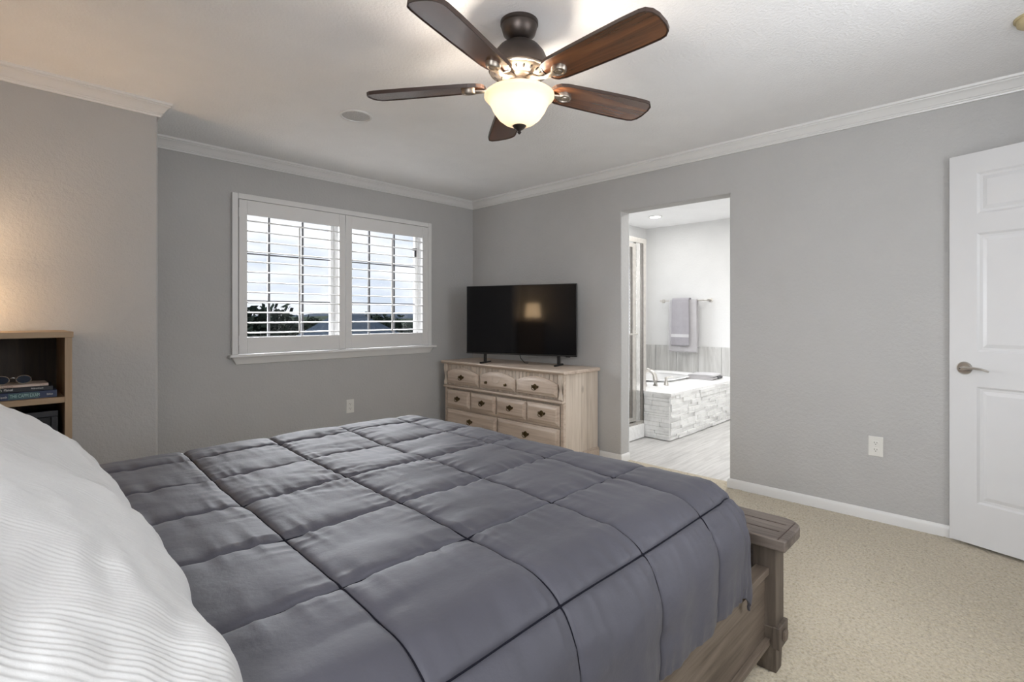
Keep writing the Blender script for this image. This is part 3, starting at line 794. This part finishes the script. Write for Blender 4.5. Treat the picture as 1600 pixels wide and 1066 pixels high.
def dist_seam(q, q0, p):
    t = (q - q0) / p; return abs(t - round(t)) * p, round(t)
def cloth(us, vs):
    """us, vs run in seam-line coordinates; the real cloth position wanders a little from them"""
    u = us + .04 * (vs - .9) + .008 * noise.noise(Vector((us * 2, vs * 2, 7)))
    v = vs + .012 * noise.noise(Vector((us * 1.7, vs * 1.7, 3)))
    p, s, ang = cloth_base(u, v); e = 2e-3
    nrm = (cloth_base(u + e, v)[0] - p).cross(cloth_base(u, v + e)[0] - p)
    nrm = nrm.normalized() if nrm.length > 1e-12 else Vector((0, 0, 1))
    du, ku = dist_seam(us, SU0, SUP); dv, kv = dist_seam(vs, SV0, SVP)
    pf = lambda d: .40 * (1 - math.exp(-d / .0035)) + .60 * (1 - math.exp(-d / .032))
    h = .0165 * pf(du) * pf(dv)
    # puckers run square to the seams
    rg = lambda q: 1 - 2 * abs(q)
    pk = .0062 * math.exp(-dv / .060) * (1 - math.exp(-dv / .006)) * rg(noise.noise(Vector((u * 27, kv * 3.1 + v * 2.5, 1.5))))
    pk += .0046 * math.exp(-du / .050) * (1 - math.exp(-du / .008)) * rg(noise.noise(Vector((u * 2.5 + ku * 5.7, v * 26, 8.5))))
    wr = .010 * noise.noise(Vector((u * 2.6, v * 2.6, 0))) + .003 * noise.noise(Vector((u * 5 + v * 4, v * 11 - u * 2, 4)))
    cw = .0040 * max(0, noise.noise(Vector((u * 3, v * 3, 21)))) * rg(noise.noise(Vector((u * 9 + 5 * v, v * 20 + u * 4, 11))))
    fall = max(0, min(1, (s - .12) / .20))
    fold = fall * .016 * noise.noise(Vector((u * 9, v * 9 if s and ang < .6 else 0, 2)))
    if 0 < ang < 1.5: fold += .006 * min(1, s / .18) * math.sqrt(max(0, math.sin(2 * ang))) * math.sin(ang * 17 + 1.5 * noise.noise(Vector((u * 4, v * 4, 31))))
    return p + nrm * (h + pk + wr + cw + fold)
u0, u1 = -.12, CX1 + .40; v0, v1 = CY0 - .392, CY1 + .392
def stations(a, b, q0, p, n):
    out = {a, b}
    for c in range(math.floor((a - q0) / p), math.ceil((b - q0) / p)):
        for i in range(n):
            x = i / n; q = q0 + p * (c + x - .62 * math.sin(2 * math.pi * x) / (2 * math.pi))
            if a < q < b: out.add(q)
    return sorted(out)
GU, GV = stations(u0, u1, SU0, SUP, 60), stations(v0, v1, SV0, SVP, 60)
mb = MB().grid(lambda a, b: cloth(GU[round(a * (len(GU) - 1))], GV[round(b * (len(GV) - 1))]), len(GU) - 1, len(GV) - 1)
tag(mb.build('comforter', M['comforter'], None, smooth=180, solid=.008), 'slate grey box quilted comforter spread over the bed', 'comforter')

lines = MB()  # dark tubes laid along the seams as the shade of their grooves
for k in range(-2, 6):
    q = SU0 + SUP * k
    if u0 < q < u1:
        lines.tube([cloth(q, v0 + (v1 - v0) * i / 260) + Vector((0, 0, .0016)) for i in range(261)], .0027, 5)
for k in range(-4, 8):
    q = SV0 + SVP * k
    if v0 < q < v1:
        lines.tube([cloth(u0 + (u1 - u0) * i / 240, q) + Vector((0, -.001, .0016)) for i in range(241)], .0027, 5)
lines.build('seam_shade_line', M['seam_shade'], bpy.data.objects['comforter'], smooth=180)

# pillows
def pillow(label, loc, lean, yaw, L, Hh, T, seed):
    """local x along the bed width, local y up the pillow, local z out of its front"""
    def surf(sgn):
        def f(a, b):
            x = 2 * a - 1; y = 2 * b - 1
            ex = 1 - .045 * (1 - y * y); ey = 1 - .06 * (1 - x * x)
            t = (max(0, 1 - abs(x) ** 3.2) ** .55) * (max(0, 1 - abs(y) ** 2.8) ** .6)
            q = Vector((x * L / 2 * ex, y * Hh / 2 * ey, 0))
            nn = .020 * noise.noise(Vector((x * 2.2, y * 2.2, seed))) + .008 * noise.noise(Vector((x * 5, y * 5, seed + 3)))
            rib = (.0006 + .00045 * noise.noise(Vector((x * 3, y * 3, seed + 9)))) * math.sin(x * L * 430 + 6 * noise.noise(Vector((x * 2.5, y * 2.5, seed))) + 1.2 * noise.noise(Vector((x * 9, y * 14, seed)))) * min(1, t * 3)
            nn += .004 * noise.noise(Vector((x * 14, y * 5, seed + 6)))
            q.z = sgn * (T * t) + (nn * min(1, t * 2)) + (rib if sgn > 0 else 0)
            return q
        return f
    mb = MB().grid(surf(1), 700, 100); mb.merge(MB().grid(surf(-1), 60, 40))
    o = mb.build('pillow', M['pillow'], None, smooth=180)
    fwd = Vector((math.cos(yaw), math.sin(yaw), 0))              # horizontal direction the pillow faces
    ux = Vector((-math.sin(yaw), math.cos(yaw), 0)); ux = -ux
    up = (-fwd * math.cos(lean) + Vector((0, 0, 1)) * math.sin(lean)).normalized()
    nz = ux.cross(up).normalized()
    if nz.dot(fwd) < 0: ux = -ux; nz = ux.cross(up).normalized()
    o.matrix_world = Matrix.Translation(loc) @ Matrix((ux, up, nz)).transposed().to_4x4()
    tag(o, label, 'pillow', 'white bed pillows')
    return o
pillow('white ribbed pillow on the far side of the bed by the oak cabinet', (.042, 1.86, .838), R(40), R(2), .86, .56, .10, 1.0)
pillow('white ribbed pillow nearest the camera in the lower left corner', (.030, 1.06, .832), R(38), R(-3), .92, .58, .105, 5.0)

# ------------------------------------------------------------------ oak cabinet with its contents
ky0, ky1, kx0, kx1 = 3.10, 3.482, -.46, .294
K = thing('open_cabinet', 'light oak open shelf cabinet against the left wall beside the bed', 'cabinet', (0, 0, 0))
MB().box(kx0 - .004, kx1 + .004, ky0 - .006, ky1, 1.103, 1.130).build('cabinet_top', M['oak_x'], K, bevel=.002)
for x in (kx0, kx1 - .026): MB().box(x, x + .026, ky0, ky1, 0, 1.103).build('side_panel', M['oak_z'], K, bevel=.0015)
MB().box(kx0 + .026, kx1 - .026, ky0 + .002, ky1, .807, .833).build('shelf', M['oak_x'], K, bevel=.0015)
MB().box(kx0 + .026, kx1 - .026, ky0 + .002, ky1, .06, .086).build('shelf', M['oak_x'], K, bevel=.0015)
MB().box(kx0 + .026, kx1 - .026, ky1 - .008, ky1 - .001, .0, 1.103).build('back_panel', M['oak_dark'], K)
# books, spines towards the bed
def book(label, x0, x1, y0, y1, z0, z1, mc, bands=(), texts=(), rz=0):
    cx, cy = (x0 + x1) / 2, (y0 + y1) / 2; X, Y, h = (x1 - x0) / 2, (y1 - y0) / 2, z1 - z0
    t = thing('book', label, 'book', (cx, cy, z0), rz, 'books stacked on the cabinet shelf')
    MB().box(-X, X, -Y, -Y + .004, 0, h).box(-X, X, -Y, Y, 0, .0025).box(-X, X, -Y, Y, h - .0025, h).build('book_cover', mc, t, bevel=.001)
    MB().box(-X + .004, X - .004, -Y + .004, Y - .004, .0025, h - .0025).build('page_block', M['paper'], t)
    for a, b, m in bands: MB().box(a - cx, b - cx, -Y - .0006, -Y + .001, .0035, h - .0035).build('spine_band', m, t)
    for body, size, xx, zz, m, sx in texts:
        text_mesh('spine_title', body, size, m, t, (xx - cx, -Y - .0009, zz), (R(90), 0, 0), sx)
    return t
book('thick navy and teal exam guide at the bottom of the book stack', -.02, .243, ky0 + .03, ky0 + .22, .833, .866, M['book_blue'],
     bands=((.083, .182, M['book_teal']),),
     texts=(('THE CAPM EXAM', .021, .088, .0095, M['ink_teal'], .60), ('Tenth', .013, .052, .011, M['ink_white'], .9), ('Edition', .012, .208, .012, M['ink_white'], .62)), rz=R(.5))
book('black manual with white spine lettering in the middle of the book stack', -.01, .232, ky0 + .032, ky0 + .21, .8665, .886, M['book_black'],
     bands=((.0, .066, M['book_green']),),
     texts=(("Practitioner's  Manual", .014, .012, .008, M['ink_white'], .72), ('White and Lewis', .010, .158, .009, M['ink_white'], .6)), rz=R(-1))
book('thin cream book on top of the book stack under the sunglasses', -.03, .214, ky0 + .036, ky0 + .19, .8865, .898, M['book_cream'],
     texts=(('a handbook', .008, .06, .003, M['ink_brown'], 1.0), ('press', .007, .185, .003, M['ink_brown'], 1.0)), rz=R(1.2))
# sunglasses lying on the books
g = thing('sunglasses', 'dark sunglasses with blue lenses lying on the cream book', 'sunglasses', (.100, ky0 + .085, .8985))
for s, nm in ((-1, 'lens'), (1, 'lens')):
    pts = [(s * .036 + .025 * math.cos(a), .019 + .018 * math.sin(a)) for a in [2 * math.pi * i / 24 for i in range(24)]]
    MB().prism(pts, -.001, .001, 'y').build('lens', M['lens'], g)
    ring = [(p[0], 0, p[1]) for p in pts] + [(pts[0][0], 0, pts[0][1])]
    MB().tube(ring, .0022, 6).build('rim', M['chrome'], g, smooth=60)
    MB().tube([(s * .060, 0, .028), (s * .063, .02, .027), (s * .060, .09, .016), (s * .055, .12, .004)], .002, 6).build('temple', M['case_black'], g, smooth=60)
MB().tube([(-.007, 0, .026), (0, -.003, .029), (.007, 0, .026)], .002, 6).build('bridge', M['chrome'], g, smooth=60)
ctn = thing('storage_box', 'black box with a raised rim inside the lower compartment of the oak cabinet', 'box', (.085, ky0 + .20, .086))
MB().box(-.20, .165, -.14, .15, 0, .655).build('box_body', M['case_black'], ctn, bevel=.006)
mb = MB().box(-.20, .165, -.150, -.135, .655, .682).box(.140, .165, -.150, -.138, 0, .655).box(-.20, -.175, -.150, -.138, 0, .655)
mb.build('box_rim', M['case_edge'], ctn, bevel=.003)
# table lamp standing on the cabinet
lp = thing('table_lamp', 'warm glowing table lamp on the oak cabinet, mirrored in the television', 'lamp', (-.165, 3.27, 1.130))
MB().lathe([(.0001, 0), (.055, 0), (.055, .012), (.018, .02), (.014, .05), (.024, .075), (.012, .10), (.008, .16), (.0001, .16)], 28).build('lamp_base', M['bronze'], lp, smooth=40)
MB().lathe([(.125, .055), (.100, .275), (.098, .275), (.123, .055)], 40, closed=True).build('lamp_shade', M['shade'], lp, smooth=40)
MB().ball((0, 0, .17), .026).build('light_bulb', M['led'], lp, smooth=180)
lamp('table_lamp_light', 'POINT', (-.165, 3.27, 1.335), 2.8, (1.0, .72, .48), shadow_soft_size=.05)

# ------------------------------------------------------------------ bathroom
TX, TY, TZ = 4.62, 2.36, .455
tb = thing('bathtub', 'white deck mounted bathtub clad in white ledger stone in the bathroom', 'bathtub', (0, 0, 0))
# stacked stone cladding on the two visible faces
def ledger(run0, run1, z0, z1, put, seed):
    rnd = random.Random(seed); mb = MB(); z = z0
    while z < z1 - .004:
        h = min(rnd.choice((.022, .03, .042, .05)), z1 - z); a = run0
        while a < run1 - .004:
            l = min(rnd.uniform(.07, .24), run1 - a); d = rnd.uniform(.002, .026); put(mb, a + .0008, a + l - .0008, z + .0006, z + h - .0006, d); a += l
        z += h
    return mb
def put_front(mb, a, b, z0, z1, d): mb.box(a, b, TY - d, TY + .01, z0, z1)
def put_side(mb, a, b, z0, z1, d): mb.box(TX - d * .55, TX + .01, a, b, z0, z1)
ledger(TX, BX - .012, 0, TZ - .022, put_front, 3).build('stone_front', M['stone'], tb, bevel=.0025)
ledger(TY, 2.636, 0, TZ - .022, put_side, 4).build('stone_side', M['stone'], tb, bevel=.0025)
ox, oy, orx, ory = 5.80, 3.13, .52, .36
def deck_ring():
    mb = MB(); n = 48; vs = []
    for i in range(n):
        a = 2 * math.pi * i / n; c, s = math.cos(a), math.sin(a)
        k = (abs(c) ** 4 + abs(s) ** 4) ** -.25
        vs.append((ox + orx * c * k * .9, oy + ory * s * k * .9, TZ))
        sq = 1 / max(abs(c), abs(s)); X = c * sq; Y = s * sq
        px = TX - .012 + (BX - TX) * (X + 1) / 2; py = TY - .016 + (BY - TY + .004) * (Y + 1) / 2
        vs.append((px, py, TZ)); vs.append((px, py, TZ - .024))
    fs = []
    for i in range(n):
        j = (i + 1) % n; fs += [(i * 3, j * 3, j * 3 + 1, i * 3 + 1), (i * 3 + 1, j * 3 + 1, j * 3 + 2, i * 3 + 2)]
    return mb.add(vs, fs)
deck_ring().build('tub_deck', M['deck'], tb)
def basin(a, b):
    t = 2 * math.pi * a; c, s = math.cos(t), math.sin(t); k = (abs(c) ** 4 + abs(s) ** 4) ** -.25
    prof = [(1.04, .020), (1.03, .028), (.98, .028), (.92, .012), (.88, -.10), (.80, -.30), (.55, -.36), (.0, -.37)]
    q = b * (len(prof) - 1); i = min(int(q), len(prof) - 2); f = q - i
    r = prof[i][0] * (1 - f) + prof[i + 1][0] * f; z = prof[i][1] * (1 - f) + prof[i + 1][1] * f
    return (ox + orx * c * k * r, oy + ory * s * k * r, TZ + z)
MB().grid(basin, 48, 21).build('tub_basin', M['tub'], tb, smooth=60)
fc = thing('tub_faucet', 'brushed nickel tub filler with arched spout and two lever handles on the tub deck', 'faucet', (5.04, 2.74, TZ), R(-27))
MB().tube([(0, 0, 0), (0, 0, .06), (-.01, .01, .12), (-.03, .03, .155), (-.06, .055, .165), (-.09, .075, .15), (-.10, .082, .13)], [.030, .026, .022, .021, .021, .020, .018], 14).build('spout', M['nickel'], fc, smooth=60)
for s in (-1, 1):
    h = MB().lathe([(.0001, 0), (.026, 0), (.024, .015), (.014, .062), (.017, .086), (.0001, .090)], 18, (s * .135, 0, 0)).build('faucet_handle', M['nickel'], fc, smooth=40)
    MB().tube([(s * .135, 0, .084), (s * .165, -.01, .089), (s * .20, -.018, .089)], [.007, .006, .005], 8).build('handle_lever', M['nickel'], h, smooth=60)
# folded towel on the deck
ft = thing('folded_towel', 'grey folded towel with a dark rolled edge lying on the tub deck corner', 'towel', (6.06, 2.66, TZ + .001), R(8))
def pad(x0, x1, y0, y1, z0, z1, r=.016):
    def f(a, b):
        t = 2 * math.pi * b; c, s = math.cos(t), math.sin(t); k = (abs(c) ** 3.5 + abs(s) ** 3.5) ** (-1 / 3.5)
        xx = x0 + (x1 - x0) * a
        wob = .003 * noise.noise(Vector((xx * 12, b * 6, z0 * 40)))
        return (xx, (y0 + y1) / 2 + (y1 - y0) / 2 * c * k + wob, max(z0, (z0 + z1) / 2 + (z1 - z0) / 2 * s * k + wob))
    mb = MB().grid(f, 16, 32); n = 33
    mb.f.append(tuple(range(32, -1, -1))); mb.f.append(tuple(16 * n + j for j in range(n))); return mb
for i in range(2): pad(-.17 + .01 * i, .16, -.16, .16 - .02 * i, .029 * i, .029 * i + .029).build('towel_fold', M['towel2'], ft, smooth=60)
pad(.0, .168, -.176, -.140, .002, .026).build('dark_edge', M['towel_dark'], ft, smooth=60)
# tile wainscot above the tub: separate tall tiles with pale joints
mb = MB(); y = 2.30; k = 0
while y < BY: mb.box(BX - .010, BX, y + .002, min(BY, y + .298) - .002, TZ, .812); y += .30
for i in range(7): mb.box(4.7 + i * .3 + .002, min(BX, 5.0 + i * .3) - .002, BY - .010, BY, TZ, .812)
struct(mb.build('trim_2', M['walltile'], None, bevel=.001))
# towel bar and towels
br = thing('towel_bar', 'brushed nickel towel bar on the bathroom wall above the tub', 'towel bar', (BX, 3.06, 1.405))
MB().tube([(-.065, -.33, 0), (-.065, .33, 0)], .008, 10).build('bar', M['nickel'], br, smooth=60)
for s in (-1, 1): MB().lathe([(.0001, 0), (.026, 0), (.026, -.008), (.013, -.014), (.012, -.06), (.016, -.066), (.016, -.078), (.0001, -.078)], 18, (0, s * .325, 0), 'x').build('bar_post', M['nickel'], br, smooth=40)
def hung(name, label, y0, y1, zb_f, zb_b, off, th, m, seed, band=None):
    x = BX - .065; zt = 1.405 + .012 + off
    t = thing(name, label, 'towel', (x, (y0 + y1) / 2, 1.405))
    yc = (y0 + y1) / 2
    def f(a, b):
        q = b; yy = y0 + (y1 - y0) * a - yc
        L1, L2 = zt - zb_f, zt - zb_b; tot = L1 + L2; s = q * tot; r = .010 + off
        if s < L1: px, pz = -r, zb_f + s
        else: px, pz = r, zt - (s - L1)
        e = math.exp(-abs(s - L1) / .02); px *= (1 - .8 * e)
        drop = max(0, min(1, (zt - pz) / .5))
        wv = .006 * drop * noise.noise(Vector((yy * 16, pz * 1.5, seed))) + .003 * drop * math.sin(yy * 42 + seed)
        yy2 = yy * (1 + .05 * drop) + .004 * noise.noise(Vector((pz * 6, seed, yy)))
        return (px + (wv if s < L1 else 0), yy2, pz - 1.405)
    MB().grid(f, 30, 60).build('towel_cloth', m, t, smooth=180, solid=th)
    if band:
        def g(a, b):
            p = f(a, (band[0] + (band[1] - band[0]) * b)); return (p[0] - .0035, p[1], p[2])
        MB().grid(g, 30, 4).build('woven_band', M['towelband'], t, smooth=180)
    return t
hung('bath_towel', 'large light grey bath towel hanging on the bar behind the smaller one', 2.885, 3.255, .735, .80, .006, .010, M['towel2'], 2.0)
hung('hand_towel', 'smaller lilac grey hand towel hanging in front of the large towel', 2.98, 3.215, .815, .95, .034, .008, M['towel'], 6.0, (.10, .135))
# shower enclosure
sh = thing('shower_enclosure', 'framed glass shower enclosure with nickel frame beside the bathtub', 'shower', (0, 2.65, 0))
MB().box(XR + .13, 4.600, -.03, .07, 0, .135).build('shower_curb', M['deck'], sh, bevel=.006)
mb = MB(); mb.box(XR + .13, 4.665, -.015, .025, 1.925, 1.975); mb.box(4.605, 4.660, -.012, .03, .135, 1.93); mb.box(XR + .13, 4.61, -.012, .022, .135, .165)
mb.build('outer_frame', M['nickel'], sh, bevel=.003)
mb = MB(); mb.box(4.47, 4.545, -.014, .018, .165, 1.925); mb.build('strike_jamb', M['chrome'], sh, bevel=.004)
mb = MB(); mb.box(4.385, 4.455, -.02, .008, .18, 1.91); mb.box(3.82, 3.87, -.02, .008, .18, 1.91); mb.box(3.87, 4.385, -.02, .008, 1.87, 1.91); mb.box(3.87, 4.385, -.02, .008, .18, .22)
sd = mb.build('door_frame', M['nickel'], sh, bevel=.003)
MB().box(3.87, 4.385, -.008, -.003, .22, 1.87).build('door_glass', M['glass'], sd)
mb = MB(); mb.box(4.379, 4.386, -.0212, -.0195, .22, 1.87); mb.build('door_gasket', M['black_slot'], sd)
mb = MB(); mb.box(4.597, 4.605, -.0135, -.0115, .165, 1.925); mb.build('wall_gasket', M['black_slot'], sh)
MB().box(4.546, 4.594, 0, .004, .165, 1.925).build('side_glass', M['glass'], sh)
MB().tube([(4.25, -.05, 1.03), (4.43, -.05, 1.03)], .009, 10).box(4.26, 4.272, -.05, -.018, 1.022, 1.038).box(4.41, 4.422, -.05, -.018, 1.022, 1.038).build('pull_handle', M['nickel'], sd, smooth=50)
MB().box(4.63, 4.636, .03, 1.0, TZ, 1.95).build('return_glass', M['glass'], sh)
# bathroom window with blinds
bw = structure_root('window_2', (0, BY, 0))
mb = MB(); mb.box(BW0 - .05, BW0, -.02, .0, BZ0 - .05, BZ1 + .05); mb.box(BW1, BW1 + .05, -.02, .0, BZ0 - .05, BZ1 + .05); mb.box(BW0, BW1, -.02, .0, BZ1, BZ1 + .05); mb.box(BW0, BW1, -.02, 0, BZ0 - .05, BZ0)
mb.build('window_casing', M['trim'], bw, bevel=.003)
MB().box(BW0, BW1, .10, .104, BZ0, BZ1).build('window_pane', M['glass'], bw)
mb = MB()
for i in range(20):
    z = BZ0 + .02 + i * (BZ1 - BZ0 - .03) / 20; mb.hexa([(BW0 + .01, .03, z - .008), (BW1 - .01, .03, z - .008), (BW1 - .01, .065, z + .008), (BW0 + .01, .065, z + .008)], [(BW0 + .01, .029, z - .006), (BW1 - .01, .029, z - .006), (BW1 - .01, .064, z + .010), (BW0 + .01, .064, z + .010)])
mb.build('window_blind', M['blind'], bw)
# recessed downlights
def downlight(label, x, y, e):
    t = thing('recessed_light', label, 'ceiling light', (x, y, HC))
    MB().lathe([(.085, 0), (.085, -.005), (.068, -.007), (.066, -.001)], 36).build('trim_ring', M['trim'], t, smooth=40)
    MB().lathe([(.0001, -.002), (.066, -.002), (.066, -.0005), (.0001, -.0005)], 32).build('light_lens', M['led'], t)
    lamp('recessed_lamp', 'AREA', (x, y, HC - .012), e, (1.0, .985, .96), (0, 0, 0), shape='DISK', size=.13)
downlight('lit recessed ceiling light above the bathtub', 5.73, 3.12, 2.5)
for x, y in ((4.6, 1.5), (5.7, 1.5)): lamp('unseen_bath_lamp', 'AREA', (x, y, HC - .03), 10, (1, .985, .96), (0, 0, 0), shape='DISK', size=.3)  # ceiling lamps out of view, added to light the bathroom
